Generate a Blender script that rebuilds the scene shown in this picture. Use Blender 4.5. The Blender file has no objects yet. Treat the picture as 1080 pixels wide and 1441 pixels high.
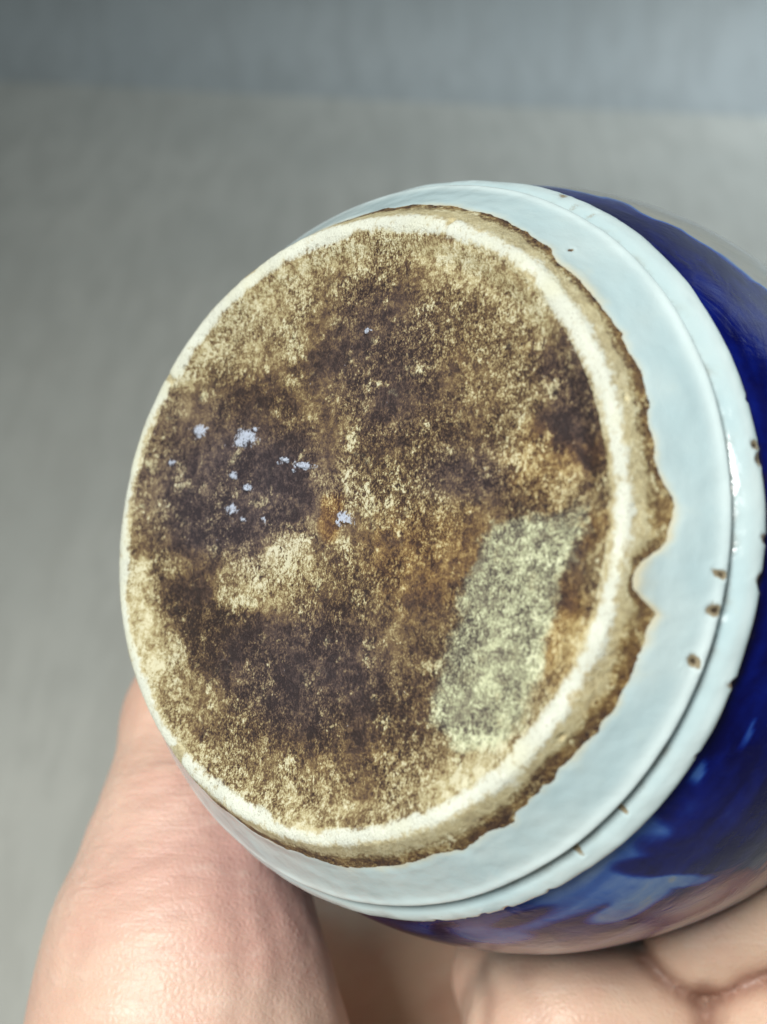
import bpy, math
import numpy as np
from mathutils import Matrix, Vector

# ------------------------------------------------------------------ camera, world, lights, exposure
scene = bpy.context.scene
COL = scene.collection
CAM_PITCH = math.radians(45)
cam_data = bpy.data.cameras.new('camera')
cam_data.sensor_fit = 'HORIZONTAL'
cam_data.sensor_width = 36.0
cam_data.lens = 1600 / 1080 * 36.0
cam_data.clip_start = 0.01
cam_data.clip_end = 50
cam_data.dof.use_dof = True
cam_data.dof.focus_distance = 0.163
cam_data.dof.aperture_fstop = 18
cam = bpy.data.objects.new('camera', cam_data)
COL.objects.link(cam)
cam.location = (0, 0, 0.35)
cam.rotation_euler = (CAM_PITCH, 0, 0)
scene.camera = cam
CAM = Matrix.Translation((0, 0, 0.35)) @ Matrix.Rotation(CAM_PITCH, 4, 'X')

world = bpy.data.worlds.new('World')
scene.world = world
world.use_nodes = True
world.node_tree.nodes['Background'].inputs['Color'].default_value = (0.86, 0.95, 1.0, 1)
world.node_tree.nodes['Background'].inputs['Strength'].default_value = 0.18

def area(name, loc, target, size, power, color):
    l = bpy.data.lights.new(name, 'AREA')
    l.shape = 'RECTANGLE'; l.size = size[0]; l.size_y = size[1]
    l.spread = math.radians(105); l.energy = power; l.color = color
    o = bpy.data.objects.new(name, l); COL.objects.link(o)
    o.location = loc
    o.rotation_euler = (Vector(target) - Vector(loc)).to_track_quat('-Z', 'Y').to_euler()
    return o
area('window_light', (-0.25, -0.13, 0.88), (0, -0.08, 0.12), (0.25, 0.22), 3.1, (1.0, 0.985, 0.95))
area('wall_wash_light', (0.78, 0.42, 0.62), (0.62, 0.92, 0.10), (0.4, 0.4), 4.6, (0.84, 0.92, 1.0))  # unseen lamp added as a cool wash on the right of the wall

scene.view_settings.view_transform = 'Standard'
scene.view_settings.look = 'None'
scene.view_settings.gamma = 1
scene.view_settings.exposure = 0.0
scene.render.engine = 'CYCLES'

# ------------------------------------------------------------------ helpers
RNG = np.random.default_rng(7)

def lin(r, g, b):
    f = lambda c: (c / 255 / 12.92) if c / 255 <= .04045 else ((c / 255 + .055) / 1.055) ** 2.4
    return (f(r), f(g), f(b), 1.0)

def tag(o, label=None, cat=None, kind=None):
    if label: o['label'] = label
    if cat: o['category'] = cat
    if kind: o['kind'] = kind
    return o

def mesh_obj(name, verts, faces, mat, parent=None, smooth=True, matrix=None):
    me = bpy.data.meshes.new(name)
    verts = np.asarray(verts, dtype=np.float32); faces = np.asarray(faces, dtype=np.int32)
    nf, k = faces.shape
    me.vertices.add(len(verts)); me.vertices.foreach_set('co', verts.ravel())
    me.loops.add(nf * k); me.loops.foreach_set('vertex_index', faces.ravel())
    me.polygons.add(nf)
    me.polygons.foreach_set('loop_start', np.arange(0, nf * k, k, dtype=np.int32))
    me.polygons.foreach_set('use_smooth', np.full(nf, smooth))
    me.update(calc_edges=True); me.validate()
    me.materials.append(mat)
    o = bpy.data.objects.new(name, me); COL.objects.link(o)
    if parent: o.parent = parent
    if matrix is not None: o.matrix_world = matrix
    return o

def set_attr(o, name, vals):
    at = o.data.attributes.new(name, 'FLOAT', 'POINT')
    at.data.foreach_set('value', np.asarray(vals, dtype=np.float32).ravel())

def grid_faces(n, m, wrap=True):
    i = np.arange(n - 1)[:, None]; j = np.arange(m if wrap else m - 1)[None, :]
    j2 = (j + 1) % m
    return np.stack([i * m + j, (i + 1) * m + j, (i + 1) * m + j2, i * m + j2], -1).reshape(-1, 4)

def smooth01(x): 
    x = np.clip(x, 0, 1); return x * x * (3 - 2 * x)

def _fade(t): return t * t * (3 - 2 * t)
_TAB = RNG.random((64, 64, 64)).astype(np.float32)
def vnoise(p):
    """value noise 0..1 at points p (...,3)"""
    i = np.floor(p).astype(int); f = _fade(p - i); out = 0
    for dx in (0, 1):
        for dy in (0, 1):
            for dz in (0, 1):
                w = (f[..., 0] if dx else 1 - f[..., 0]) * (f[..., 1] if dy else 1 - f[..., 1]) * (f[..., 2] if dz else 1 - f[..., 2])
                out = out + w * _TAB[(i[..., 0] + dx) % 64, (i[..., 1] + dy) % 64, (i[..., 2] + dz) % 64]
    return out
def fbm(p, oct=4, gain=.5):
    s = 0; a = 1; t = 0
    for k in range(oct):
        s = s + a * vnoise(p * 2 ** k + 17.3 * k); t += a; a *= gain
    return s / t

class NT:
    """tiny node-tree builder"""
    def __init__(self, name):
        self.m = bpy.data.materials.new(name); self.m.use_nodes = True
        self.t = self.m.node_tree; self.n = self.t.nodes
        self.b = self.n['Principled BSDF']
    def add(self, typ, ins=None, **kw):
        x = self.n.new(typ)
        for k, v in kw.items(): setattr(x, k, v)
        for k, v in (ins or {}).items(): self.put(x.inputs[k], v)
        return x
    def put(self, sock, v):
        if isinstance(v, bpy.types.NodeSocket): self.t.links.new(v, sock)
        else: sock.default_value = v
    def math(self, op, a, b=0.0, c=0.0, clamp=False):
        x = self.add('ShaderNodeMath', {0: a, 1: b, 2: c}, operation=op, use_clamp=clamp); return x.outputs[0]
    def attr(self, name): return self.add('ShaderNodeAttribute', attribute_name=name).outputs['Fac']
    def coord(self, scale=(1, 1, 1)):
        tc = self.add('ShaderNodeTexCoord').outputs['Object']
        return self.add('ShaderNodeMapping', {'Vector': tc, 'Scale': scale}).outputs[0]
    def noise(self, vec, scale, detail=3, rough=.55, dist=0.0):
        return self.add('ShaderNodeTexNoise', {'Vector': vec, 'Scale': scale, 'Detail': detail, 'Roughness': rough, 'Distortion': dist}).outputs['Fac']
    def ramp(self, fac, stops, interp='LINEAR'):
        r = self.add('ShaderNodeValToRGB', {'Fac': fac}); r.color_ramp.interpolation = interp
        e = r.color_ramp.elements
        while len(e) < len(stops): e.new(.5)
        for s, (p, c) in zip(e, stops): s.position = p; s.color = c
        return r.outputs['Color']
    def mix(self, fac, a, b, mode='MIX'):
        x = self.add('ShaderNodeMix', data_type='RGBA', blend_type=mode)
        self.put(x.inputs['Factor'], fac); self.put(x.inputs[6], a); self.put(x.inputs[7], b)
        return x.outputs[2]
    def sstep(self, v, lo, hi):
        x = self.add('ShaderNodeMapRange', {'Value': v, 'From Min': lo, 'From Max': hi}, interpolation_type='SMOOTHSTEP'); return x.outputs[0]
    def bump(self, h, strength, dist, normal=None):
        x = self.add('ShaderNodeBump', {'Height': h, 'Strength': strength, 'Distance': dist})
        if normal is not None: self.put(x.inputs['Normal'], normal)
        return x.outputs[0]

# ------------------------------------------------------------------ where the jar stands: its axis and size
R0 = 0.045                                   # radius of the foot rim in metres
TH, PH = 0.64785864, -0.2612387
AX = np.array([math.sin(TH) * math.cos(PH), math.sin(TH) * math.sin(PH), -math.cos(TH)])
AU = np.cross(AX, [0, 1, 0]); AU /= np.linalg.norm(AU); AV = np.cross(AX, AU)
C0 = np.array([-0.15788643, -0.02362675, -3.57793949]) * R0
JAR = CAM @ Matrix(((AU[0], AV[0], AX[0], C0[0]), (AU[1], AV[1], AX[1], C0[1]), (AU[2], AV[2], AX[2], C0[2]), (0, 0, 0, 1)))

# ------------------------------------------------------------------ materials
def mat_patina():
    """bare fired clay under mottled brown kiln and burial patina; attributes: pale, warm, cool, grey, white, speck"""
    t = NT('patinated_clay')
    c = t.coord((1 / R0,) * 3)
    st = t.coord((1 / R0 * 1.25, 1 / R0 * .8, 1 / R0))
    n0 = t.noise(c, 8, 4, .6, .7); n1 = t.noise(c, 22, 6, .72, .4); n2 = t.noise(st, 62, 4, .7, .5); n3 = t.noise(st, 150, 3, .7, .3)
    n4 = t.noise(c, 13, 5, .75, .3); n5 = t.noise(t.coord((1 / R0, 1 / R0, 2.2 / R0)), 34, 4, .7)
    amp = t.math('MULTIPLY_ADD', t.sstep(t.noise(c, 4.5, 3, .6), .35, .65), .9, .45)      # grain is stronger in some areas
    lo = t.math('ADD', t.attr('pale'), t.math('MULTIPLY', t.math('SUBTRACT', n0, .5), .75))
    lo = t.math('ADD', lo, t.math('MULTIPLY', t.math('SUBTRACT', n1, .5), 1.35))
    gr = t.math('ADD', t.math('MULTIPLY', t.math('SUBTRACT', n2, .5), 1.45), t.math('MULTIPLY', t.math('SUBTRACT', n3, .5), 1.65))
    v = t.math('SUBTRACT', t.math('MULTIPLY_ADD', gr, amp, lo), .07)
    clump = t.math('MULTIPLY', t.sstep(n4, .56, .60), t.sstep(n2, .40, .5))           # crisp pale crumbs
    clump = t.math('MULTIPLY', clump, t.sstep(n0, .42, .58))
    v = t.math('ADD', v, t.math('MULTIPLY', clump, .34))
    hole = t.math('MULTIPLY', t.sstep(n5, .585, .64), t.sstep(n3, .4, .55))
    v = t.math('SUBTRACT', v, t.math('MULTIPLY', hole, .25))
    base = t.ramp(v, [(0.0, lin(44, 32, 28)), (.2, lin(76, 58, 48)), (.42, lin(112, 90, 60)), (.58, lin(150, 133, 94)), (.74, lin(188, 177, 134)), (.97, lin(220, 215, 182))])
    cool = t.ramp(v, [(0.0, lin(48, 42, 50)), (.25, lin(86, 76, 80)), (.5, lin(128, 114, 104)), (.75, lin(176, 164, 138)), (1, lin(222, 218, 200))])
    warm = t.ramp(v, [(0.0, lin(62, 34, 22)), (.25, lin(104, 68, 34)), (.5, lin(150, 112, 54)), (.75, lin(196, 164, 92)), (1, lin(226, 208, 150))])
    grey = t.ramp(t.math('ADD', v, t.math('MULTIPLY', t.sstep(n3, .5, .62), .12)), [(0.0, lin(78, 72, 66)), (.22, lin(124, 118, 98)), (.38, lin(158, 160, 130)), (.54, lin(192, 197, 158)), (.8, lin(228, 231, 196))])
    col = t.mix(t.math('MULTIPLY', t.attr('cool'), .6), base, cool)
    wn = t.sstep(t.math('ADD', t.attr('warm'), t.math('MULTIPLY', t.math('SUBTRACT', n1, .5), .8)), .25, .9)
    col = t.mix(t.math('MULTIPLY', wn, .55), col, warm)
    gm = t.sstep(t.math('ADD', t.attr('grey'), t.math('MULTIPLY', t.math('SUBTRACT', n4, .5), 2.4)), .15, 1.0)
    col = t.mix(gm, col, grey)
    wv = t.math('ADD', t.attr('white'), t.math('MULTIPLY', t.math('SUBTRACT', n1, .5), 1.7))
    wv = t.math('ADD', wv, t.math('MULTIPLY', t.math('SUBTRACT', n2, .5), 1.2))
    wv = t.math('SUBTRACT', wv, t.math('MULTIPLY', t.sstep(n4, .52, .62), .22))
    wm = t.sstep(wv, .33, .88)
    specks = t.math('MULTIPLY', t.sstep(n3, .56, .64), t.sstep(n1, .44, .58))
    wcol = t.mix(t.math('MULTIPLY', specks, .55), lin(226, 230, 214), lin(116, 102, 68))
    wcol = t.mix(t.sstep(t.noise(c, 5, 2), .45, .7), wcol, lin(228, 230, 206))
    cream = t.mix(t.math('MULTIPLY', specks, .7), lin(214, 204, 162), lin(112, 92, 58))
    cm = t.sstep(t.math('ADD', t.attr('cream'), t.math('MULTIPLY', t.math('SUBTRACT', n2, .5), 1.1)), .25, .85)
    col = t.mix(t.math('MULTIPLY', cm, .55), col, cream)
    col = t.mix(wm, col, wcol)
    sv = t.math('ADD', t.attr('speck'), t.math('MULTIPLY', t.math('SUBTRACT', n2, .5), 2.2))
    sm = t.math('MULTIPLY', t.sstep(sv, .38, .72), t.sstep(n3, .3, .5))
    col = t.mix(sm, col, lin(188, 198, 214))
    t.put(t.b.inputs['Base Color'], col)
    t.put(t.b.inputs['Roughness'], t.mix(n2, (.42,) * 3 + (1,), (.75,) * 3 + (1,)))
    t.put(t.b.inputs['Specular IOR Level'], .35)
    h = t.math('ADD', t.math('MULTIPLY', v, .5), t.math('MULTIPLY', n3, .25))
    t.put(t.b.inputs['Normal'], t.bump(h, .6, .0007))
    return t.m

def mat_glaze():
    """pale celadon-white glaze; attributes: edge (rusty bleed at glaze line), dirt (grime in groove), pit"""
    t = NT('pale_blue_glaze')
    c = t.coord((1 / R0,) * 3)
    n0 = t.noise(c, 2.2, 3); n1 = t.noise(c, 14, 4); n2 = t.noise(c, 60, 4, .65); n3 = t.noise(c, 160, 2)
    col = t.mix(t.sstep(n0, .35, .65), lin(190, 208, 208), lin(178, 201, 204))
    col = t.mix(t.math('MULTIPLY', t.sstep(n1, .55, .8), .25), col, lin(205, 222, 216))
    em = t.sstep(t.math('ADD', t.attr('edge'), t.math('MULTIPLY', t.math('SUBTRACT', n1, .5), .7)), .25, 1.0)
    col = t.mix(t.math('MULTIPLY', em, .75), col, lin(208, 196, 158))
    rust = t.sstep(t.math('ADD', t.attr('rim'), t.math('MULTIPLY', t.math('SUBTRACT', n2, .5), .9)), .62, .95)
    col = t.mix(t.math('MULTIPLY', rust, .8), col, lin(140, 104, 56))
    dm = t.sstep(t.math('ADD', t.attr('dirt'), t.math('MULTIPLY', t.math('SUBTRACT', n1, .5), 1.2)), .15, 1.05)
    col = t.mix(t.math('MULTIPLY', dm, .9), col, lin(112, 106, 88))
    col = t.mix(t.math('MULTIPLY', t.attr('crest_sheen'), .6), col, lin(226, 240, 238))
    sp = t.math('MULTIPLY', t.sstep(n3, .72, .78), t.sstep(n1, .52, .66))
    col = t.mix(t.math('MULTIPLY', sp, .5), col, lin(120, 110, 80))
    pr = t.sstep(t.math('ADD', t.attr('pit'), t.math('MULTIPLY', t.math('SUBTRACT', n3, .5), .3)), .18, .5)
    col = t.mix(pr, col, lin(150, 138, 112))
    pc = t.sstep(t.math('ADD', t.attr('pit'), t.math('MULTIPLY', t.math('SUBTRACT', n3, .5), .3)), .66, .95)
    col = t.mix(t.math('MULTIPLY', pc, .9), col, lin(56, 42, 30))
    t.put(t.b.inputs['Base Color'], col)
    t.put(t.b.inputs['Roughness'], .19)
    t.put(t.b.inputs['Subsurface Weight'], .15)
    t.put(t.b.inputs['Subsurface Radius'], (1, 1, 1)); t.put(t.b.inputs['Subsurface Scale'], .001)
    t.put(t.b.inputs['Normal'], t.bump(t.math('ADD', t.math('MULTIPLY', n1, .6), t.math('MULTIPLY', t.noise(c, 5, 2), 3.0)), .3, .0009))
    return t.m

def mat_cobalt():
    """underglaze cobalt on white; attribute: cobalt 0..1"""
    t = NT('cobalt_glaze')
    c = t.coord((1 / R0,) * 3)
    n0 = t.noise(c, 3.0, 4, .55, 1.2); n1 = t.noise(c, 12, 4, .6, .8); n2 = t.noise(c, 55, 3)
    v = t.math('ADD', t.attr('cobalt'), t.math('MULTIPLY', t.math('SUBTRACT', n0, .5), .30))
    v = t.math('ADD', v, t.math('MULTIPLY', t.math('SUBTRACT', n1, .5), .22))
    col = t.ramp(v, [(0.0, lin(156, 157, 146)), (.14, lin(146, 150, 146)), (.24, lin(104, 132, 174)), (.45, lin(56, 94, 164)), (.65, lin(22, 52, 134)), (.85, lin(4, 18, 100)), (1, lin(2, 4, 66))])
    brown = t.sstep(t.math('ADD', t.attr('lip'), t.math('MULTIPLY', t.math('SUBTRACT', n1, .5), .5)), .3, .7)
    col = t.mix(t.math('MULTIPLY', brown, .9), col, lin(70, 62, 52))  # brown edge line plus the lip's shadow, painted into the colour
    sp = t.sstep(n2, .76, .8)
    col = t.mix(t.math('MULTIPLY', sp, .4), col, lin(150, 165, 190))
    t.put(t.b.inputs['Base Color'], col)
    t.put(t.b.inputs['Roughness'], .14)
    t.put(t.b.inputs['Specular IOR Level'], .22)
    t.put(t.b.inputs['Normal'], t.bump(t.math('ADD', n0, t.math('MULTIPLY', n1, .3)), .22, .001))
    return t.m

def mat_skin():
    t = NT('skin')
    tc = t.add('ShaderNodeTexCoord').outputs['Object']
    c = t.add('ShaderNodeMapping', {'Vector': tc, 'Scale': (1000, 1000, 1000)}).outputs[0]       # millimetres
    n0 = t.noise(c, .045, 3); n1 = t.noise(c, .25, 4)
    cr = t.add('ShaderNodeMapping', {'Vector': tc, 'Rotation': (0, 0, math.radians(-22)), 'Scale': (60, 620, 300)}).outputs[0]
    w1 = t.noise(cr, 1.0, 4, .6, .4)
    col = t.mix(t.sstep(n0, .3, .7), lin(220, 192, 168), lin(214, 176, 154))
    col = t.mix(t.math('MULTIPLY', t.attr('pink'), .6), col, lin(208, 158, 158))
    col = t.mix(t.math('MULTIPLY', t.sstep(n1, .5, .8), .3), col, lin(228, 200, 178))
    col = t.mix(t.math('MULTIPLY', t.sstep(w1, .52, .75), .22), col, lin(236, 216, 202))
    col = t.mix(t.math('MULTIPLY', t.attr('crease'), .62), col, lin(108, 50, 36))  # reddish creases, darkened in colour to stand in for fold shade
    t.put(t.b.inputs['Base Color'], col)
    t.put(t.b.inputs['Roughness'], .46)
    t.put(t.b.inputs['Subsurface Weight'], .35)
    t.put(t.b.inputs['Subsurface Radius'], (1.0, .45, .3)); t.put(t.b.inputs['Subsurface Scale'], .004)
    h = t.math('ADD', t.math('MULTIPLY', w1, t.math('ADD', t.attr('wrinkle'), .15)), t.math('MULTIPLY', t.add('ShaderNodeTexVoronoi', {'Vector': c, 'Scale': .9}, feature='DISTANCE_TO_EDGE').outputs['Distance'], .25))
    h = t.math('ADD', h, t.math('MULTIPLY', t.noise(c, 1.6, 2), .15))
    t.put(t.b.inputs['Normal'], t.bump(h, .55, .0011))
    return t.m

def mat_cloth(name, a, b, scale):
    t = NT(name)
    c = t.coord((1, 1, 1))
    n0 = t.noise(c, 7, 3, .6); n1 = t.noise(t.coord((3, .8, 1)), 28, 3, .6); n2 = t.noise(c, scale, 2)
    col = t.mix(t.sstep(n0, .3, .7), a, b)
    col = t.mix(t.math('MULTIPLY', t.sstep(n1, .42, .62), .55), col, tuple(x * .8 for x in a[:3]) + (1,))
    t.put(t.b.inputs['Base Color'], col)
    t.put(t.b.inputs['Roughness'], .85)
    t.put(t.b.inputs['Normal'], t.bump(n2, .3, .0005))
    return t.m

# ------------------------------------------------------------------ the setting
def build_setting():
    n, m = 60, 80
    x = np.linspace(-1.6, 1.6, m); y = np.linspace(-.5, .80, n)
    X, Y = np.meshgrid(x, y)
    Y = Y + np.where(Y > .5, (Y - .5) / .3 * .25, 0)
    Z = .0015 * fbm(np.stack([X * 4, Y * 4, X * 0], -1), 3)
    V = np.stack([X, Y, Z], -1).reshape(-1, 3)
    f = grid_faces(n, m, False)[:, ::-1]
    o = mesh_obj('table', V, f, mat_cloth('grey_cloth', lin(186, 188, 180), lin(174, 177, 170), 900))
    tag(o, kind='structure')
    # wall behind the table, slightly turned
    y0 = .812
    xs = np.linspace(-1.8, 1.8, 40); rc = .07
    ca = np.linspace(0, math.pi / 2, 12)                       # cloth sweeps up in a small cove
    prof = [(-rc - .01, -.002)] + [(-rc + rc * math.sin(q), .0015 + rc * (1 - math.cos(q))) for q in ca[1:]] + [(0, z) for z in np.linspace(.09, 1.1, 14)]
    prof = np.array(prof)
    X = np.repeat(xs[None, :], len(prof), 0); Z = np.repeat(prof[:, 1:], 40, 1)
    Y = y0 + prof[:, :1] - .11 * X + .004 * fbm(np.stack([X * 3, Z * 3, X * 0], -1), 2)
    V = np.stack([X, Y, Z], -1).reshape(-1, 3)
    o = mesh_obj('wall', V, grid_faces(len(prof), 40, False), mat_cloth('grey_wall_paint', lin(166, 173, 172), lin(158, 166, 166), 500))
    tag(o, kind='structure')

# ------------------------------------------------------------------ jar
BODY_H0, BODY_R0 = .372, 1.205
def body_r(h):
    h = np.asarray(h, float)
    r = 1.45 - .25 * np.abs((1.3 - h) / .93) ** 2.5
    return r
GL_PROF = np.array([(.98, .0), (1.0, .012), (1.02, .04), (1.045, .075), (1.075, .115), (1.13, .178), (1.160, .211), (1.179, .229), (1.185, .241), (1.177, .254), (1.168, .266), (1.171, .279), (1.190, .290), (1.216, .305), (1.234, .326), (1.241, .344), (1.237, .358), (1.222, .366), (1.205, .372)])
def profile_curve(pts, n, sharp=0):
    """Catmull-Rom through pts, n samples uniform in arc length"""
    P = np.vstack([2 * pts[0] - pts[1], pts, 2 * pts[-1] - pts[-2]]); out = []
    for i in range(len(pts) - 1):
        p0, p1, p2, p3 = P[i:i + 4]
        for t in np.linspace(0, 1, 24, endpoint=False):
            out.append(.5 * (2 * p1 + (p2 - p0) * t + (2 * p0 - 5 * p1 + 4 * p2 - p3) * t * t + (3 * p1 - p0 - 3 * p2 + p3) * t ** 3))
    out.append(pts[-1]); out = np.array(out)
    s = np.concatenate([[0], np.cumsum(np.linalg.norm(np.diff(out, axis=0), axis=1))])
    q = np.linspace(0, s[-1], n)
    return np.stack([np.interp(q, s, out[:, 0]), np.interp(q, s, out[:, 1])], 1), q

def ring_xyz(r, h, th):
    return np.stack([r * np.cos(th), r * np.sin(th), h], -1)

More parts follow.
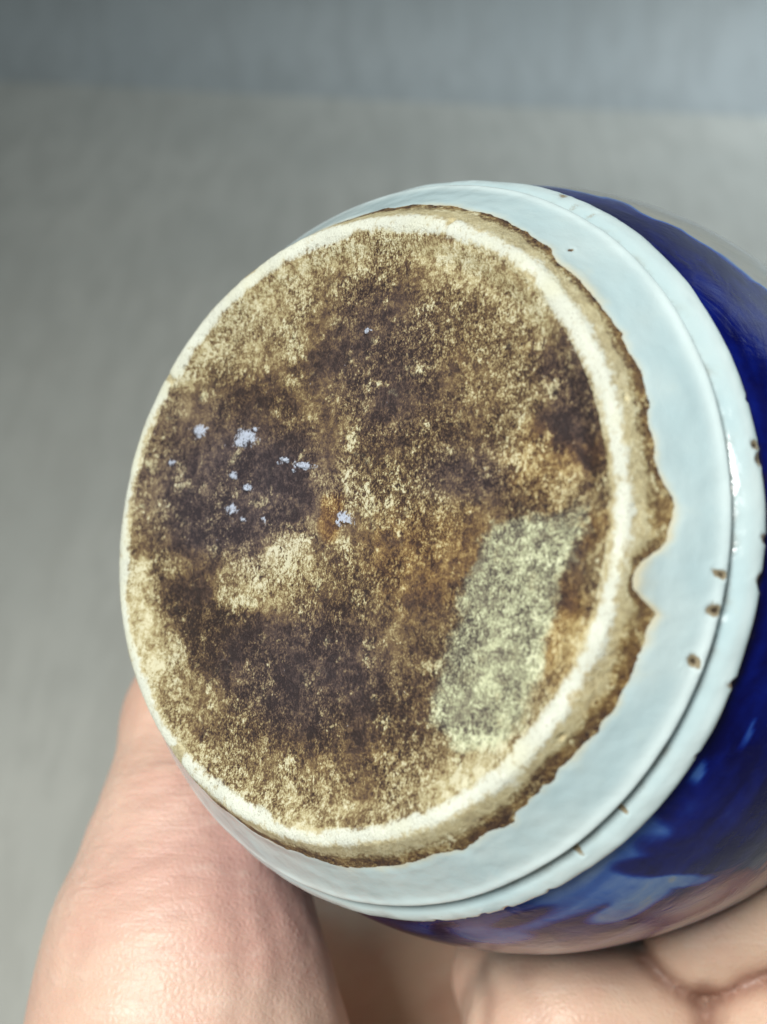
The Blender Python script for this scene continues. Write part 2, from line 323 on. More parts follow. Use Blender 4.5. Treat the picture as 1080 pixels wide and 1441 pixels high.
BASE_MARKS = [
    ('p', 0.086, -0.87, 2.391, -0.846, 0.395, 10.075, 0.56),
    ('p', -0.233, -0.803, 3.233, -2.947, 2.868, 6.109, 0.6),
    ('p', -0.535, -0.633, 2.397, -3.622, 4.033, 4.333, 0.66),
    ('p', -0.716, -0.439, 3.188, -7.09, 3.826, 2.554, 0.6),
    ('p', 0.363, -0.797, 3.833, 1.275, -4.722, 10.716, 0.56),
    ('p', -0.017, -0.764, 11.441, -1.374, -2.29, 18.951, 0.235),
    ('p', -0.137, -0.657, 7.417, 2.536, -6.096, 16.07, 0.42),
    ('p', 0.113, -0.504, 4.64, 0.462, -1.016, 4.568, 0.267),
    ('p', 0.06, -0.602, 8.818, -1.031, -1.018, 10.668, 0.235),
    ('p', 0.327, -0.644, 7.702, -0.789, -0.952, 8.886, 0.46),
    ('p', 0.397, -0.459, 7.917, -0.789, -0.77, 10.126, 0.4),
    ('p', 0.6, -0.508, 6.886, -3.269, 1.183, 4.767, 0.6),
    ('p', 0.526, -0.666, 6.613, 3.932, -6.295, 10.403, 0.54),
    ('p', 0.782, -0.369, 13.22, -4.524, 0.968, 5.705, 0.035),
    ('p', 0.768, -0.268, 11.353, -0.913, -0.499, 10.973, 0.075),
    ('p', 0.693, -0.499, 23.731, -11.003, 3.167, 12.484, 0.155),
    ('p', 0.699, -0.159, 10.567, -0.895, -0.318, 12.941, 0.62),
    ('p', 0.51, -0.312, 8.262, -0.779, -0.401, 7.83, 0.5),
    ('p', 0.316, -0.245, 6.444, -0.678, -0.346, 9.132, 0.28),
    ('p', 0.453, -0.144, 8.409, 2.746, -4.939, 15.21, 0.187),
    ('p', 0.239, -0.115, 9.434, -1.04, -0.138, 9.098, 0.35),
    ('p', -0.524, -0.327, 2.682, -0.404, -0.258, 5.676, 0.203),
    ('p', -0.286, -0.267, 6.348, -0.876, -0.313, 8.269, 0.155),
    ('p', -0.71, -0.181, 4.3, -0.696, -0.161, 7.094, 0.267),
    ('p', -0.486, -0.077, 3.323, -0.5, -0.052, 6.768, 0.171),
    ('p', -0.536, 0.034, 4.914, -0.758, 0.106, 11.596, 0.091),
    ('p', -0.82, -0.079, 9.029, -1.526, -0.042, 5.52, 0.36),
    ('p', -0.087, -0.26, 12.79, 0.647, -0.901, 6.123, 0.52),
    ('p', -0.15, -0.405, 7.348, -0.952, -0.726, 11.955, 0.42),
    ('p', -0.265, -0.461, 11.909, 7.607, -13.115, 26.873, 0.74),
    ('p', -0.199, -0.36, 12.216, -10.236, 8.984, 21.193, 0.72),
    ('p', -0.045, -0.05, 16.788, 2.408, -1.219, 7.257, 0.48),
    ('p', 0.132, 0.017, 7.296, -0.854, 0.082, 11.277, 0.52),
    ('p', 0.325, 0.08, 4.876, -0.52, 0.108, 5.855, 0.42),
    ('p', 0.211, 0.233, 4.179, -0.476, 0.342, 7.74, 0.44),
    ('p', 0.42, 0.266, 10.121, -1.037, 0.356, 6.901, 0.38),
    ('p', -0.303, 0.174, 5.965, -2.274, 1.312, 7.892, 0.76),
    ('p', -0.356, 0.247, 7.49, 2.548, -4.498, 20.663, 0.72),
    ('p', -0.181, 0.274, 8.257, -1.126, 0.696, 14.535, 0.6),
    ('p', -0.684, 0.193, 12.836, -2.104, 0.813, 25.061, 0.66),
    ('p', -0.516, 0.169, 7.426, -1.146, 0.404, 13.69, 0.3),
    ('p', -0.594, 0.318, 4.368, 2.744, -3.173, 9.452, 0.171),
    ('p', -0.378, 0.425, 4.317, 1.465, -1.424, 7.579, 0.123),
    ('p', -0.089, 0.516, 2.833, 0.606, -0.627, 5.583, 0.155),
    ('p', 0.062, 0.35, 5.968, -0.735, 0.57, 9.129, 0.187),
    ('p', -0.06, 0.29, 8.59, -1.114, 0.918, 17.813, 0.3),
    ('p', 0.008, 0.595, 5.042, -0.645, 0.94, 9.206, 0.203),
    ('p', -0.319, 0.501, 8.791, -12.552, 14.436, 18.877, 0.56),
    ('p', -0.82, 0.355, 8.259, -5.999, 1.891, 5.949, 0.74),
    ('p', -0.723, 0.498, 8.012, -7.154, 2.443, 5.806, 0.72),
    ('p', -0.612, 0.634, 4.604, -4.993, 3.607, 6.749, 0.52),
    ('p', -0.369, 0.702, 3.881, 1.309, -1.012, 7.088, 0.46),
    ('p', -0.316, 0.843, 5.096, 3.013, -2.675, 10.194, 0.52),
    ('p', 0.035, 0.806, 3.301, 0.332, 0.026, 7.84, 0.54),
    ('p', 0.325, 0.787, 6.588, -0.731, 1.394, 9.88, 0.5),
    ('p', 0.31, 0.418, 10.848, -1.188, 1.084, 14.092, 0.44),
    ('p', 0.167, 0.429, 18.582, -2.188, 2.249, 29.221, 0.55),
    ('p', 0.308, 0.626, 8.703, -0.966, 1.097, 9.728, 0.187),
    ('p', 0.445, 0.51, 13.746, 1.482, -0.358, 7.06, 0.32),
    ('p', 0.441, 0.711, 8.231, -0.855, 1.871, 14.337, 0.62),
    ('p', 0.562, 0.724, 7.61, -4.3, 6.079, 13.39, 0.7),
    ('p', 0.845, 0.434, 11.583, 3.65, -1.701, 7.306, 0.54),
    ('p', 0.864, 0.128, 18.276, 0.34, -0.291, 5.781, 0.36),
    ('p', 0.812, 0.012, 11.624, -0.921, 0.123, 16.972, 0.34),
    ('p', 0.578, -0.089, 7.09, -0.65, -0.184, 16.124, 0.36),
    ('p', 0.493, 0.014, 16.988, 1.829, -1.139, 7.996, 0.42),
    ('p', 0.555, 0.774, 5.114, -3.654, 12.456, 22.463, 0.68),
    ('w', -0.041, -0.016, 21.199, 2.068, -1.477, 10.954, 1.0),
    ('w', 0.327, 0.101, 3.551, -0.379, 0.115, 5.214, 0.6),
    ('w', 0.698, -0.169, 6.337, -0.537, -0.217, 8.188, 0.6),
    ('w', 0.812, 0.012, 6.642, -0.526, 0.093, 12.729, 0.7),
    ('w', 0.836, 0.321, 9.318, 1.992, -0.988, 5.738, 0.7),
    ('w', 0.111, 0.754, 2.29, -0.282, 1.031, 7.902, 0.35),
    ('w', 0.861, -0.184, 15.71, -1.189, -0.383, 12.645, 0.5),
    ('w', 0.542, -0.491, 4.624, -0.424, -0.326, 3.884, 0.35),
    ('c', -0.49, -0.101, 2.297, -0.346, -0.051, 4.502, 1.0),
    ('c', -0.536, 0.034, 4.212, -0.65, 0.093, 10.146, 1.0),
    ('c', -0.095, 0.472, 3.096, -0.412, 0.516, 6.406, 0.6),
    ('c', 0.099, -0.505, 4.473, -0.516, -0.346, 4.323, 0.4),
    ('c', 0.453, -0.144, 6.771, -0.666, -0.245, 11.776, 0.5),
    ('c', 0.782, -0.369, 11.384, -0.902, -0.352, 5.457, 0.35),
    ('c', -0.695, -0.309, 4.675, -0.748, -0.269, 6.466, 0.5),
    ('s', -0.434, -0.285, 20.094, -7.58, 3.351, 35.45, 1.0),
    ('s', -0.461, -0.269, 37.596, -5.549, -2.487, 67.089, 1.0),
    ('s', -0.668, -0.32, 14.073, 34.957, -28.139, 25.929, 0.85),
    ('s', -0.253, -0.206, 39.253, 3.659, -16.848, 104.646, 0.9),
    ('s', -0.167, -0.185, 23.226, 1.128, -11.308, 85.105, 1.0),
    ('s', -0.474, -0.153, 49.991, -7.46, -1.563, 80.957, 0.9),
    ('s', -0.408, -0.11, 47.647, 16.372, -21.938, 80.11, 0.9),
    ('s', -0.473, -0.035, 37.548, -5.638, -0.059, 45.329, 0.8),
    ('s', -0.419, -0.003, 76.376, -11.259, 0.365, 103.053, 0.7),
    ('s', 0.02, -0.009, 30.049, 10.047, -14.874, 53.753, 1.0),
    ('s', -0.001, 0.007, 69.795, -8.675, 0.397, 73.477, 0.8),
    ('s', -0.787, -0.208, 45.547, -7.558, -2.04, 77.04, 0.7),
    ('s', 0.044, -0.613, 70.175, -8.263, -10.316, 106.34, 0.8),
    ('s', -0.279, -0.195, 79.583, -10.999, -2.753, 103.974, 0.6),
    ('s', -0.399, -0.314, 61.284, -8.814, -4.487, 101.296, 0.9),
    ('s', -0.211, -0.169, 81.346, -10.951, -3.187, 140.37, 0.6),
    ('s', -0.329, -0.008, 104.698, -14.909, 0.167, 59.692, 0.6),
]
PATCH = [(0.559, 0.004), (0.700, -0.011), (0.854, -0.047), (0.860, 0.031), (0.804, 0.130), (0.789, 0.266), (0.767, 0.383), (0.735, 0.520), (0.656, 0.629), (0.533, 0.675), (0.423, 0.582), (0.447, 0.408), (0.487, 0.201), (0.519, 0.087)]
COBALT_MARKS = [
    (304.4, 18.36, 0.183, 0.15, -0.081, -0.254, 0.96),
    (324.4, 11.96, 0.184, 0.128, 0.172, -0.077, 0.93),
    (336.8, 19.04, 0.01, 0.313, 0.132, 0.049, 0.9),
    (44.8, 18.2, -0.176, 0.057, 0.031, 0.328, 0.45),
    (51.6, 19.6, -0.115, 0.062, 0.024, 0.235, 0.38),
    (58.4, 19.04, -0.113, 0.085, 0.054, 0.241, 0.42),
    (68.4, 19.76, -0.102, 0.071, 0.04, 0.275, 0.58),
    (78.4, 20.16, -0.114, 0.084, -0.061, 0.373, 0.62),
    (80.8, 21.88, -0.297, 0.239, 0.078, 0.221, 0.98),
    (66.4, 20.16, -0.194, 0.124, -0.057, 0.739, 0.95),
    (74.8, 23.48, -0.146, 0.111, 0.136, 0.264, 0.5),
    (66.8, 29.92, -0.104, 0.062, 0.047, 0.262, 0.95),
    (47.6, 27.16, -0.165, 0.109, 0.602, 0.394, 0.3),
    (52.0, 25.96, -0.207, 0.128, 0.193, 0.324, 0.34),
    (55.6, 26.88, -0.197, 0.099, 0.107, 0.414, 0.3),
    (56.4, 36.44, -0.193, 0.089, 0.003, 0.182, 0.85),
    (32.0, 17.92, -0.114, 1.393, 0.38, -0.054, 0.45),
    (42.8, 19.2, -0.24, 0.574, 0.213, 0.03, 0.5),
    (24.0, 20.6, -0.278, 2.607, 0.503, -0.066, 0.55),
    (26.4, 20.72, -0.519, 2.665, 0.923, 0.028, 0.5),
    (46.0, 22.76, -0.141, 0.13, 0.379, 0.344, 0.95),
    (41.2, 26.88, -0.102, 0.085, 0.341, 0.147, 0.97),
    (36.4, 18.2, -0.167, 0.238, 0.2, 0.143, 0.95),
    (12.8, 16.72, -0.037, 0.142, 0.13, 0.013, 0.92),
    (30.0, 24.8, -0.138, 0.169, 0.212, 0.034, 0.97),
]


# glaze line: angle (degrees) -> rim radius where the glaze begins
GLAZE_LINE = [(0, 1.066), (2, 1.060), (3.6, 1.038), (5.2, 1.016), (7.6, 1.004), (10, 1.008), (11, 1.022), (11.8, 1.044), (12.6, 1.061), (15.6, 1.057), (20, 1.055), (26.4, 1.060),
 (32.4, 1.050), (38, 1.044), (43.2, 1.038), (49.6, 1.045), (52, 1.056), (54, 1.046), (59.6, 1.053), (62, 1.058), (65, 1.047), (67.6, 1.048), (74.4, 1.055), (79.2, 1.056), (86, 1.045), (91.6, 1.035),
 (99.6, 1.028), (106, 1.020), (114, 1.022), (125, 1.030), (140, 1.038), (160, 1.045), (180, 1.04), (205, 1.03), (230, 1.035), (255, 1.045), (275, 1.055), (286, 1.059),
 (295.6, 1.055), (303.6, 1.041), (312, 1.030), (317.6, 1.033), (322.8, 1.037), (329.6, 1.041), (335.6, 1.046), (340.4, 1.042), (344, 1.037), (349.6, 1.038), (353.2, 1.051), (355.6, 1.066), (358.4, 1.069), (360, 1.066)]
# pits in the glaze: angle, height, size (units of rim radius), depth
PITS = [(5.4, .224, .011, 1), (10.2, .226, .013, 1.1), (17.4, .214, .012, 1), (353.4, .262, .015, .7), (347.6, .335, .012, 1), (349.4, .345, .014, 1), (359.8, .345, .011, .8), (5.2, .350, .015, 1),
 (18.6, .350, .014, .9), (40.5, .288, .008, .8), (49.5, .281, .011, .9), (64.5, .345, .010, .8), (68.5, .350, .012, .9), (71, .348, .008, .8), (76, .350, .012, .8), (300, .30, .02, .3), (296.5, .325, .016, .5), (303.5, .30, .012, .35), (341, .352, .009, .6), (29, .348, .008, .6), (57, .352, .012, .8), (81, .351, .009, .6), (51.6, .098, .006, .8), (310, .128, .007, .6), (62, .268, .008, .5), (120, .34, .01, .7), (200, .22, .012, .8), (233, .345, .012, .8)]

def blob_sum(X, Y, kind):
    """weights and values of soft elliptical stains of one kind"""
    W = np.zeros_like(X); S = np.zeros_like(X); MX = np.zeros_like(X)
    for k, cx, cy, a, b, c, d, val in BASE_MARKS:
        if k != kind: continue
        dx, dy = X - cx, Y - cy
        q = (a * dx + b * dy) ** 2 + (c * dx + d * dy) ** 2
        if kind in 'p':
            w = np.exp(-q * q * .9) + 1e-9; W += w; S += w * val
        elif kind == 's':
            MX = np.maximum(MX, val * np.exp(-q * .8))
        else:
            MX = np.maximum(MX, val * np.exp(-q * q * .7))
    if kind == 'p': return (S + .02 * .42) / (W + .02)
    return MX

def poly_mask(X, Y):
    # soft inside-mask of the scraped pale patch
    D = np.full(X.shape, 9.0); ins = np.zeros(X.shape, bool); n = len(PATCH)
    for i in range(n):
        (x0, y0), (x1, y1) = PATCH[i], PATCH[(i + 1) % n]
        ex, ey = x1 - x0, y1 - y0
        t = np.clip(((X - x0) * ex + (Y - y0) * ey) / (ex * ex + ey * ey), 0, 1)
        D = np.minimum(D, np.hypot(X - x0 - t * ex, Y - y0 - t * ey))
        cond = ((y0 > Y) != (y1 > Y)) & (X < (x1 - x0) * (Y - y0) / (y1 - y0 + 1e-12) + x0)
        ins ^= cond
    return smooth01(.5 + np.where(ins, D, -D) / .085)

def patina_attrs(o, X, Y, r, th, white, brown):
    wx = (fbm(np.stack([X * 6, Y * 6, X * 0 + 3], -1), 4) - .5) * .10
    wy = (fbm(np.stack([X * 6, Y * 6, X * 0 + 9], -1), 4) - .5) * .10
    rr = np.minimum(1, .93 / np.maximum(np.hypot(X, Y), 1e-6))
    Xi, Yi = X * rr + wx, Y * rr + wy
    pale = blob_sum(Xi, Yi, 'p')
    pale = np.where(r > .935, .80, pale + .16 * smooth01((r - .80) / .12))
    pale = pale * (1 - brown) + brown * (.66 - .22 * smooth01((brown - .7) / .3))
    set_attr(o, 'pale', pale)
    set_attr(o, 'warm', np.maximum(blob_sum(Xi, Yi, 'w'), brown * .55))
    set_attr(o, 'cool', blob_sum(Xi, Yi, 'c') * (1 - brown))
    set_attr(o, 'grey', poly_mask(X + wx * .3, Y + wy * .3) * (r < .95))
    set_attr(o, 'speck', blob_sum(X + wx * .22, Y + wy * .22, 's') * (r < .93))
    set_attr(o, 'white', white)
    set_attr(o, 'cream', smooth01((r - .93) / .03) * (1 - smooth01((brown - .05) / .75)))

def build_jar():
    root = bpy.data.objects.new('porcelain_jar', None); COL.objects.link(root)
    root.matrix_world = JAR
    tag(root, 'blue and white porcelain jar held on its side, showing its worn brown base', 'jar')
    clay = mat_patina(); glaze = mat_glaze(); cobalt = mat_cobalt()
    M = 1080
    th = np.linspace(0, 2 * np.pi, M, endpoint=False)[None, :]
    deg = np.degrees(th)
    angle_noise = lambda s, z: fbm(np.stack([np.cos(th) * s, np.sin(th) * s, np.full_like(th, z)], -1), 4) - .5
    wob = angle_noise(3, 1.0) * .012
    inner = .918 + .018 * np.sin(th - .3) * 0 + angle_noise(5, 4.0) * .05
    widen = .022 * np.exp(-((((deg - 270) + 180) % 360 - 180) / 40) ** 2) + .004 * np.exp(-((((deg - 75) + 180) % 360 - 180) / 35) ** 2) + .015 * np.exp(-((((deg - 215) + 180) % 360 - 180) / 40) ** 2)
    inner_edge = inner - widen * .5 + .002
    # ---- bare base
    N = 300
    r = np.linspace(.002, .935, N)[:, None]
    rr = r * (1 + wob * smooth01((r - .6) / .3))
    h = .030 - .006 * (r / .86) ** 2
    h = np.where(r > .86, .024 - .024 * smooth01((r - .86) / .075), h)
    X, Y = rr * np.cos(th), rr * np.sin(th)
    rel = fbm(np.stack([X * 9, Y * 9, X * 0], -1), 5, .6) - .5
    spk = blob_sum(X, Y, 's')
    h = h - rel * .010 * smooth01((.93 - r) / .05) - .007 * smooth01((spk - .3) / .3) - .0035 * poly_mask(X, Y)
    V = np.stack([X, Y, h + 0 * X], -1).reshape(-1, 3) * R0
    o = mesh_obj('base', V, grid_faces(N, M)[:, ::-1], clay, root)
    white_in = smooth01((r - inner_edge) / .05)
    patina_attrs(o, X, Y, r, th, white_in, 0 * X)
    # ---- foot ring: rounded rim and bare bevel running under the glaze
    pts = np.array([(.935, .0), (.955, -.006), (.975, -.005), (.99, .001), (1.0, .012), (1.02, .042), (1.045, .080), (1.075, .121), (1.13, .187)])
    pc, q = profile_curve(pts, 110)
    r = pc[:, :1]; h = pc[:, 1:]
    rr = r * (1 + wob)
    X, Y = rr * np.cos(th), rr * np.sin(th)
    P3 = np.stack([X, Y, h + 0 * X], -1)
    rel = fbm(P3 * 14, 5, .6) - .5
    chip = np.zeros_like(X)
    for cd, ch, cs in [(125.6, .0, .035), (118, .02, .02), (212, .0, .02), (35, .03, .015), (290, .004, .018), (340, .03, .012)]:
        d = np.sqrt(((((deg - cd) + 180) % 360 - 180) / 57.3 / cs) ** 2 + ((h - ch) / (cs * .7)) ** 2)
        chip = np.maximum(chip, smooth01(1.2 - d - .5 * rel))
    fade = smooth01((r - .935) / .02)
    hh = h + (.004 * rel + chip * .010) * fade
    rr = rr * (1 - (.006 * rel + chip * .006) * fade)
    V = ring_xyz(rr, hh + 0 * X, th + 0 * X).reshape(-1, 3) * R0
    o = mesh_obj('foot_ring', V, grid_faces(len(pc), M)[:, ::-1], clay, root)
    gl = np.interp(deg, *zip(*GLAZE_LINE))
    # distance back from the glaze line -> brown; rim stays white
    k = np.clip((r - 1.0) / np.clip(gl - 1.0, .012, .055), 0, 1.4) + (fbm(P3 * 16 + 3, 4) - .5) * .55 * (r > 1.0)
    topside = np.exp(-((((deg - 312) + 180) % 360 - 180) / 34) ** 2)
    brown = smooth01((k - .08 - .32 * topside) / .80)
    brown = np.where(r < 1.0, 0, brown)
    left = np.exp(-((((deg - 190) + 180) % 360 - 180) / 60) ** 2)
    outer = .995 + angle_noise(6, 8.0) * .03 - .014 * np.exp(-((((deg - 75) + 180) % 360 - 180) / 30) ** 2)
    white = smooth01((outer + .028 - r) / .045) * (1 - .9 * chip) * smooth01((r - inner_edge) / .05)
    patina_attrs(o, X, Y, r, th, white, brown)
    # ---- glazed band with ridge and groove
    pc, q = profile_curve(GL_PROF, 240)
    S = q
    s0 = np.interp(gl + angle_noise(30, 2.0) * .016, pc[:, 0], S)      # glaze begins here
    Nn = 190
    u = np.linspace(0, 1, Nn)[:, None] ** 1.15
    s = s0 + (S[-1] - s0) * u
    r = np.interp(s, S, pc[:, 0]); h = np.interp(s, S, pc[:, 1])
    tr = np.gradient(pc[:, 0], S); tz = np.gradient(pc[:, 1], S); ln = np.hypot(tr, tz)
    nr = np.interp(s, S, tz / ln); nz = np.interp(s, S, -tr / ln)
    lift = .0075 * np.sqrt(smooth01((s - s0) / .045)) - .007
    X, Y = r * np.cos(th), r * np.sin(th)
    P3 = np.stack([X, Y, h], -1)
    lift = lift + (fbm(P3 * 3, 3) - .5) * .010
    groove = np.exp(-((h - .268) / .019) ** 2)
    lift = lift + groove * (angle_noise(9, 5.) * .012 - .006) + np.exp(-((h - .335) / .03) ** 2) * angle_noise(12, 6.) * .008
    pit = np.zeros_like(X)
    for pd, ph, ps, dep in PITS:
        el = .95 + .2 * math.sin(pd * 7.7)                                    # each pit its own elongation and slant
        da = ((deg - pd + 180) % 360 - 180) / 57.3 * r; dh = h - ph; sk = math.sin(pd * 3.1) * .3
        d = np.sqrt(((da + sk * dh) / ps / el) ** 2 + (dh / ps / (1.5 - .5 * el)) ** 2)
        d = d * (1 + .9 * (fbm(P3 * 60, 3) - .5))
        g = np.exp(-d ** 2 * .55); pit = np.maximum(pit, g * dep)
        lift = lift - g * .008 * dep + .002 * np.exp(-((d - 1.9) / .6) ** 2) * dep
    rr = (r + nr * lift) * (1 + wob * smooth01((1.1 - r) / .1)); hh = h + nz * lift
    V = ring_xyz(rr, hh, th + 0 * rr).reshape(-1, 3) * R0
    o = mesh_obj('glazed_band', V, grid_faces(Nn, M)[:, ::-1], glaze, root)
    notch = np.exp(-((((deg - 8) + 180) % 360 - 180) / 5) ** 2)
    set_attr(o, 'edge', np.clip(np.exp(-(s - s0) / .032) + notch * np.exp(-(s - s0) / .05) + .35 * np.exp(-((deg - 315) / 12) ** 2) * np.exp(-(s - s0) / .09), 0, 1.4))
    set_attr(o, 'rim', np.exp(-(s - s0) / .007) * (1 - .8 * notch) + .85 * smooth01((h - .357) / .012))
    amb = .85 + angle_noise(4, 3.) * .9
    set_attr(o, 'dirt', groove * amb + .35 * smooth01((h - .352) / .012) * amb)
    set_attr(o, 'pit', pit)
    set_attr(o, 'crest_sheen', np.clip(np.exp(-((h - .228) / .022) ** 2) * .9 + np.exp(-((h - .322) / .018) ** 2) * .7, 0, 1) * (1 + angle_noise(4, 7.) * .9))  # soft highlight along the ridge crests, painted as whiter glaze
    # ---- body: shoulder-heavy oval closing to a short neck, mouth open at the far end
    hb = np.linspace(BODY_H0 - .004, 2.0, 150)
    rb = body_r(hb)
    rb = rb - .022 * np.exp(-(hb - BODY_H0) / .02)
    low = np.stack([rb, hb], 1)
    top, _ = profile_curve(np.array([low[-1], (1.19, 2.25), (1.03, 2.42), (.84, 2.54), (.74, 2.60), (.70, 2.68), (.70, 2.86), (.715, 2.90), (.70, 2.925), (.66, 2.90), (.64, 2.70), (.70, 2.56), (1.0, 2.36), (1.25, 2.0), (1.35, 1.4), (1.15, .5), (.9, .2), (.01, .15)]), 170)
    pc = np.vstack([low, top[1:]])
    r = pc[:, :1]; h = pc[:, 1:]
    M2 = 720
    th2 = np.linspace(0, 2 * np.pi, M2, endpoint=False)[None, :]; deg2 = np.degrees(th2)
    X, Y = r * np.cos(th2), r * np.sin(th2)
    P3 = np.stack([X, Y, h + 0 * X], -1)
    rr = r + (fbm(P3 * 2.0, 3) - .5) * .012 * (h > .4)
    V = ring_xyz(rr, h + 0 * X, th2 + 0 * X).reshape(-1, 3) * R0
    o = mesh_obj('body', V, grid_faces(len(pc), M2)[:, ::-1], cobalt, root)
    # painted cobalt: washes, strokes and reserved white ground
    idx = np.arange(len(pc))[:, None]; outer_side = (idx < 150 + 95)
    wd = deg2 + (fbm(P3 * 3.5 + 5, 4) - .5) * 14
    wh = h + (fbm(P3 * 3.5 + 11, 4) - .5) * .16
    cob = .93 + 0 * X
    # reserved ground patches, the big one runs along the upper side
    gl_d = np.array([0, 20, 40, 70, 100, 130, 160, 190, 220, 250, 275, 284, 290.4, 298.8, 304.8, 308.4, 312.8, 319.2, 321.6, 330, 338, 345, 352, 360])
    gl_h = np.array([1.9, 2.3, 2.4, 1.9, 1.7, 1.1, 1.5, 2.2, 1.2, .9, .62, .56, .555, .56, .576, .62, .655, .675, .72, .82, 1.0, 1.3, 1.7, 1.9])
    hl = np.interp(wd % 360, gl_d, gl_h)
    ground = smooth01((h + (fbm(P3 * 9, 3) - .5) * .05 - hl) / .05)
    cells = fbm(P3 * 2.4 + 40, 3)
    ground = ground * (1 - smooth01((cells - .56) / .05) * smooth01((h - 1.0) / .3))
    cob = cob * (1 - ground * .96)
    for cx, cy, a, b, c, d, val in COBALT_MARKS:
        dx = (wd * .25 + deg2 * .75 - cx + 180) % 360 - 180; dy = (wh * .2 + h * .8) * 40 - cy
        q = (a * dx + b * dy) ** 2 + (c * dx + d * dy) ** 2
        w = 1 - smooth01((q - .5) / 1.1)
        cob = cob * (1 - w) + val * w
    stroke = fbm(np.stack([np.cos(th2) * 5 + h * 3, np.sin(th2) * 5 + h * 2, h * 26 + 2 * np.sin(th2 * 3)], -1), 4) - .5
    cob = cob + stroke * .34 * (cob > .2)
    cob = np.where(outer_side, cob, .05)
    set_attr(o, 'cobalt', cob)
    set_attr(o, 'lip', np.exp(-np.maximum(h - BODY_H0 - .012, 0) / .03) * np.ones_like(X))
    return root

# ------------------------------------------------------------------ hand: one continuous skin grown from a distance field
def cam_mm(px, py, depth):
    return np.array([(px - 540) * depth / 1600, (720.5 - py) * depth / 1600, -depth])
def jar_mm(deg, h, rad):
    t = math.radians(deg)
    return (C0 + R0 * (AX * h + rad * (AU * math.cos(t) + AV * math.sin(t)))) * 1000

def surface_nets(F, org, vs):
    """quads of the zero set of F on a regular grid"""
    nx, ny, nz = F.shape
    ins = F < 0
    c = np.zeros((nx - 1, ny - 1, nz - 1), np.int8)
    for dx in (0, 1):
        for dy in (0, 1):
            for dz in (0, 1):
                c += ins[dx:nx - 1 + dx, dy:ny - 1 + dy, dz:nz - 1 + dz]
    act = (c > 0) & (c < 8)
    ci = np.argwhere(act)
    ids = -np.ones(act.shape, np.int64); ids[act] = np.arange(len(ci))
    acc = np.zeros((len(ci), 3)); cnt = np.zeros(len(ci))
    corners = [(a, b, d) for a in (0, 1) for b in (0, 1) for d in (0, 1)]
    for p in corners:
        for ax in range(3):
            if p[ax]: continue
            q = list(p); q[ax] = 1
            fp = F[ci[:, 0] + p[0], ci[:, 1] + p[1], ci[:, 2] + p[2]]; fq = F[ci[:, 0] + q[0], ci[:, 1] + q[1], ci[:, 2] + q[2]]
            m = (fp < 0) != (fq < 0)
            t = np.where(m, fp / np.where(fp == fq, 1, fp - fq), 0)
            pos = np.tile(np.array(p, float), (len(ci), 1)); pos[:, ax] += t
            acc[m] += pos[m]; cnt[m] += 1
    V = (ci + acc / cnt[:, None]) * vs + org
    faces = []
    for ax in range(3):
        o1, o2 = [(1, 2), (2, 0), (0, 1)][ax]
        sl = [slice(1, n - 1) for n in F.shape]; sl[ax] = slice(0, F.shape[ax] - 1)
        sh = list(sl); sh[ax] = slice(1, F.shape[ax])
        A = ins[tuple(sl)]; Bq = ins[tuple(sh)]
        e = np.argwhere(A != Bq); flip = A[tuple(e.T)]
        e = e + np.array([s.start for s in sl])
        d1 = np.zeros(3, int); d1[o1] = 1; d2 = np.zeros(3, int); d2[o2] = 1
        q = [ids[tuple((e - a * d1 - b * d2).T)] for a, b in ((0, 0), (1, 0), (1, 1), (0, 1))]
        f = np.stack(q, 1); f[flip == 0] = f[flip == 0][:, ::-1]
        faces.append(f)
    f = np.concatenate(faces)
    return V, f[(f >= 0).all(1)]

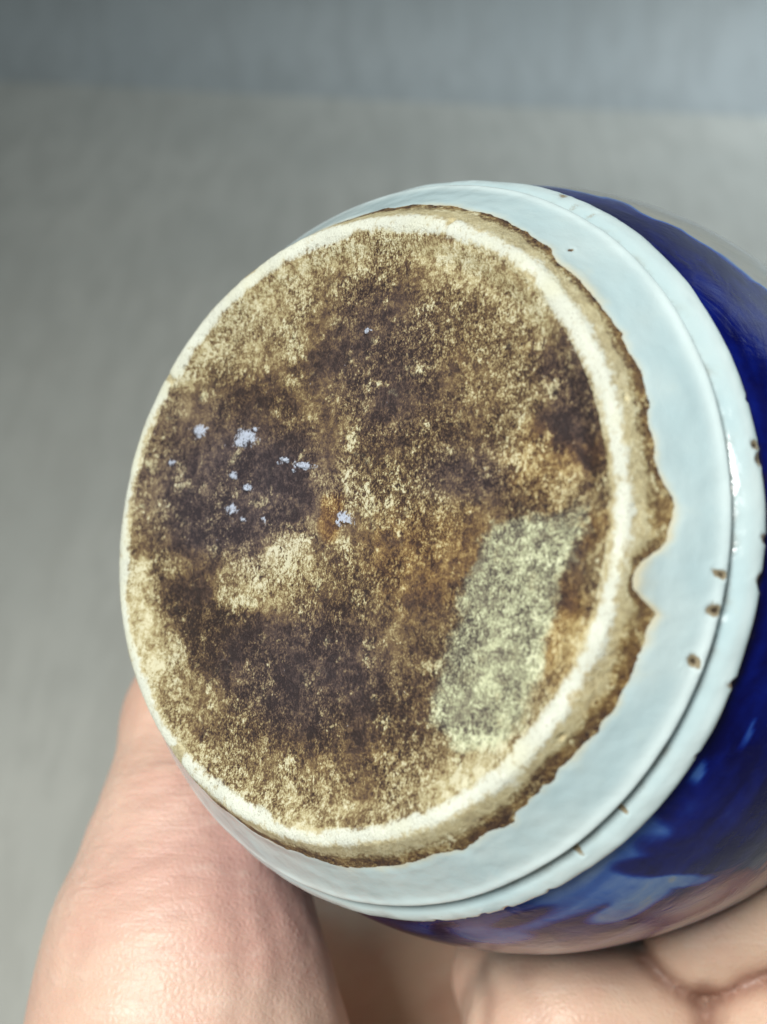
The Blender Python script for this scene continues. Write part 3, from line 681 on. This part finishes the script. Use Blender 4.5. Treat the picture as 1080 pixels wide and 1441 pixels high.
def build_hand():
    at = cam_mm
    # (a, b, ra, rb, blend)  millimetres in the frame the jar is placed in
    bones = [
        (np.array([-22., -330., -82.]), at(420, 1960, 214), 36, 29, 12),       # forearm to wrist
        (at(812, 1680, 214), at(520, 1960, 216), 21, 27, 12),
        (at(1085, 1700, 208), at(600, 1980, 218), 16, 26, 12),
        (at(900, 1560, 262), at(560, 1940, 226), 16, 24, 12),
        (at(420, 1950, 212), at(265, 1480, 200), 29, 26, 14),       # wrist to ball of thumb
        (at(255, 1480, 200), at(252, 1340, 204), 27, 22, 10),
        (at(258, 1340, 204), at(262, 1180, 214), 21, 16.5, 10),     # thumb metacarpal
        (at(262, 1180, 214), at(272, 1010, 230), 15.5, 13.0, 8),    # thumb, first joint
        (at(272, 1010, 230), at(330, 850, 246), 13.0, 10.5, 6),     # thumb tip
        (at(330, 850, 246), at(372, 800, 252), 10.5, 9, 6),
        (at(360, 1470, 208), at(345, 1290, 214), 12, 11, 8),        # soft pad beside the thumb
        (at(420, 1950, 212), at(620, 1700, 240), 27, 18, 12),       # heel of the palm
        (at(430, 1540, 280), at(650, 1510, 292), 19, 19, 8),       # web between thumb and palm
        (at(420, 1740, 240), at(560, 1620, 268), 24, 20, 10),
        (at(330, 1300, 268), at(600, 1360, 300), 14, 16, 8),
        (at(520, 1700, 285), at(700, 1500, 300), 18, 15, 10),       # hollow of the palm
        (at(800, 1466, 206), at(812, 1660, 212), 19.0, 21, 4),      # pad under the index finger
        (at(738, 1378, 224), at(800, 1466, 211), 14, 19, 4),
        (at(660, 1440, 300), at(860, 1370, 285), 16, 16, 6),
        (at(400, 1400, 285), at(640, 1300, 300), 20, 22, 10),
        (at(872, 1472, 206), at(880, 1660, 212), 16.5, 18, 5),
        (at(700, 1640, 245), at(900, 1560, 262), 18, 16, 10),
        (at(900, 1560, 262), at(960, 1520, 272), 16, 14, 10),
        (jar_mm(82, 1.9, 1.95), jar_mm(80, 2.7, 1.75), 14, 12, 10),
    ]
    fingers = [
        [at(1085, 1700, 208), at(1108, 1488, 199)],
        [at(985, 1310, 204), at(1080, 1266, 202), jar_mm(30, 1.62, 1.66), jar_mm(8, 1.70, 1.66), jar_mm(-16, 1.75, 1.62), jar_mm(-34, 1.78, 1.58)],
        [jar_mm(78, 2.10, 1.62), jar_mm(50, 2.12, 1.60), jar_mm(22, 2.15, 1.58), jar_mm(-2, 2.17, 1.56), jar_mm(-28, 2.18, 1.52), jar_mm(-46, 2.18, 1.50)],
        [jar_mm(84, 2.50, 1.45), jar_mm(56, 2.52, 1.40), jar_mm(26, 2.54, 1.34), jar_mm(0, 2.55, 1.30), jar_mm(-26, 2.55, 1.28), jar_mm(-42, 2.55, 1.27)],
        [jar_mm(92, 2.92, 1.22), jar_mm(60, 2.93, 1.12), jar_mm(28, 2.93, 1.04), jar_mm(0, 2.92, 1.0), jar_mm(-24, 2.90, .98)],
    ]
    frad = [[16, 15.5], [10.5, 10.5, 9.8, 9.2, 8.4, 7.6], [11, 10.4, 9.8, 9.2, 8.4, 7.6], [10.6, 10, 9.4, 8.8, 8, 7.2], [9.6, 9, 8.2, 7.6, 6.8]]
    vs = 1.25
    allp = np.array([p for b in bones for p in b[:2]] + [p for f in fingers for p in f])
    lo = allp.min(0) - 40; hi = allp.max(0) + 40
    lo[1] = max(lo[1], -372)
    n = ((hi - lo) / vs).astype(int)
    g = [lo[i] + np.arange(n[i]) * vs for i in range(3)]
    F = np.full(tuple(n), 60.0, np.float32)
    def stamp(F, a, b, ra, rb, k):
        m = max(ra, rb) + k + 6
        l = np.minimum(a, b) - m; h = np.maximum(a, b) + m
        ix = [slice(max(0, int((l[i] - lo[i]) / vs)), min(n[i], int((h[i] - lo[i]) / vs) + 2)) for i in range(3)]
        P = np.stack(np.meshgrid(g[0][ix[0]], g[1][ix[1]], g[2][ix[2]], indexing='ij'), -1)
        ab = b - a; t = np.clip(((P - a) @ ab) / (ab @ ab), 0, 1)
        d = np.linalg.norm(P - a - t[..., None] * ab, axis=-1) - (ra + (rb - ra) * t)
        f = F[tuple(ix)]
        hh = np.clip(.5 + .5 * (f - d) / k, 0, 1)
        F[tuple(ix)] = f * (1 - hh) + d * hh - k * hh * (1 - hh)
    for a, b, ra, rb, k in bones: stamp(F, a, b, ra, rb, k)
    seams = []
    for fi, (pts, rad) in enumerate(zip(fingers, frad)):
        Ff = np.full(tuple(n), 60.0, np.float32)
        for i in range(len(pts) - 1): stamp(Ff, pts[i], pts[i + 1], rad[i], rad[i + 1], 4)
        k = 1.0 if fi < 2 else 3.0
        if fi < 2: seams.append((F.copy(), Ff))
        hh = np.clip(.5 + .5 * (F - Ff) / k, 0, 1)
        F = F * (1 - hh) + Ff * hh - k * hh * (1 - hh)
    # skin presses against the jar
    P = np.stack(np.meshgrid(*g, indexing='ij'), -1) - C0 * 1000
    hz = P @ AX / (R0 * 1000); rad = np.sqrt(np.maximum((P ** 2).sum(-1) / (R0 * 1000) ** 2 - hz ** 2, 0))
    hs = np.array([-.2, -.01, 0, .012, .04, .115, .18, .243, .33, .36, .38] + list(np.linspace(.45, 2.0, 30)) + [2.25, 2.42, 2.54, 2.6, 2.93, 3.1])
    rs = np.array([.2, .95, .97, 1.0, 1.02, 1.075, 1.13, 1.18, 1.235, 1.235, 1.21] + list(body_r(np.linspace(.45, 2.0, 30))) + [1.19, 1.03, .84, .72, .72, .2])
    dj = (rad - np.interp(hz, hs, rs)) * R0 * 1000 * .93
    F = np.maximum(F, -dj - .25)
    V, f = surface_nets(F, lo, vs)
    # relax stair steps a little
    E = np.concatenate([f[:, [0, 1]], f[:, [1, 2]], f[:, [2, 3]], f[:, [3, 0]]])
    E = np.concatenate([E, E[:, ::-1]])
    for _ in range(3):
        acc = np.zeros_like(V); cn = np.bincount(E[:, 0], minlength=len(V))
        for i in range(3): acc[:, i] = np.bincount(E[:, 0], V[E[:, 1], i], minlength=len(V))
        V = V * .5 + .5 * acc / np.maximum(cn, 1)[:, None]
    def seg(pts):
        D = np.full(len(V), 1e9)
        for a, b in zip(pts[:-1], pts[1:]):
            ab = b - a; t = np.clip(((V - a) @ ab) / (ab @ ab), 0, 1)
            D = np.minimum(D, np.linalg.norm(V - a - t[:, None] * ab, axis=1))
        return D
    def onskin(px, py):
        # the point of the skin first met along this direction
        d = cam_mm(px, py, 1.0); d = d / np.linalg.norm(d)
        t = V @ d; off = np.linalg.norm(V - t[:, None] * d, axis=1)
        m = np.where(off < 1.6)[0]
        if len(m) == 0: m = [off.argmin()]
        return V[m[np.argmin(t[m])]]
    # flexion creases and wrinkles: (path, half width mm, depth mm, redness with painted fold shade)
    folds = [([(1003, 1398), (1001, 1439)], 1.2, .5, .4),
             ([(668, 1350), (678, 1400), (676, 1440)], 1.6, .7, .5), ([(720, 1352), (745, 1400), (750, 1440)], 1.6, .35, .2),
             ([(150, 1190), (215, 1160), (300, 1125)], 1.3, .5, .12), ([(165, 1130), (235, 1105), (285, 1090)], 1.2, .45, .12), ([(135, 1235), (220, 1195), (330, 1160)], 1.3, .5, .15),
             ([(110, 1290), (190, 1250), (290, 1215)], 1.3, .4, .1), ([(95, 1340), (180, 1300), (270, 1270)], 1.3, .4, .1), ([(170, 1070), (225, 1055), (255, 1050)], 1.2, .4, .1),
             ([(75, 1400), (160, 1350), (260, 1325)], 1.3, .35, .08), ([(330, 1200), (350, 1300), (345, 1440)], 1.5, .3, .15), ([(385, 1260), (400, 1340), (398, 1440)], 1.5, .3, .15)]
    cr = np.zeros(len(V)); push = np.zeros(len(V))
    for path, w, dep, red in folds:
        g = np.exp(-(seg([onskin(*p) for p in path]) / w) ** 2)
        cr = np.maximum(cr, g * red); push = np.maximum(push, g * dep)
    def samp(G):
        q = (V - lo) / vs; i0 = np.clip(np.floor(q).astype(int), 0, n - 2); fr = q - i0; o_ = 0
        for a in (0, 1):
            for b in (0, 1):
                for c in (0, 1):
                    w = (fr[:, 0] if a else 1 - fr[:, 0]) * (fr[:, 1] if b else 1 - fr[:, 1]) * (fr[:, 2] if c else 1 - fr[:, 2])
                    o_ = o_ + w * G[i0[:, 0] + a, i0[:, 1] + b, i0[:, 2] + c]
        return o_
    for Fa, Fb in seams:
        Fa, Fb = samp(Fa), samp(Fb)
        g = np.exp(-((Fa - Fb) / 2.2) ** 2) * (np.abs(Fa) < 6) * (np.abs(Fb) < 6)
        cr = np.maximum(cr, g); push = np.maximum(push, g * .15)
    for _ in range(4):
        cn = np.maximum(np.bincount(E[:, 0], minlength=len(V)), 1)
        cr = .5 * cr + .5 * np.bincount(E[:, 0], cr[E[:, 1]], minlength=len(V)) / cn
        push = .5 * push + .5 * np.bincount(E[:, 0], push[E[:, 1]], minlength=len(V)) / cn
    cr = np.clip(cr * 1.5, 0, 1)
    fn = np.cross(V[f[:, 2]] - V[f[:, 0]], V[f[:, 3]] - V[f[:, 1]]); nn = np.zeros_like(V)
    for q in range(4):
        for i in range(3): nn[:, i] += np.bincount(f[:, q], fn[:, i], minlength=len(V))
    nn /= np.linalg.norm(nn, axis=1)[:, None] + 1e-9
    V = V - nn * push[:, None] + nn * ((fbm(V * .09, 3) - .5) * 1.6)[:, None]
    o = mesh_obj('hand', V / 1000, f, mat_skin(), None, True, CAM)
    tag(o, 'bare hand cupping the porcelain jar from below with the thumb at left', 'hand')
    sub = o.modifiers.new('smooth', 'SUBSURF'); sub.levels = 1; sub.render_levels = 1
    set_attr(o, 'crease', cr)
    c = at(340, 1250, 205); set_attr(o, 'pink', np.exp(-(np.linalg.norm(V - c, axis=1) / 26) ** 2))
    c = at(210, 1150, 205); set_attr(o, 'wrinkle', np.exp(-(np.linalg.norm(V - c, axis=1) / 26) ** 2) * 1.2)
    return o

build_setting()
build_jar()
build_hand()
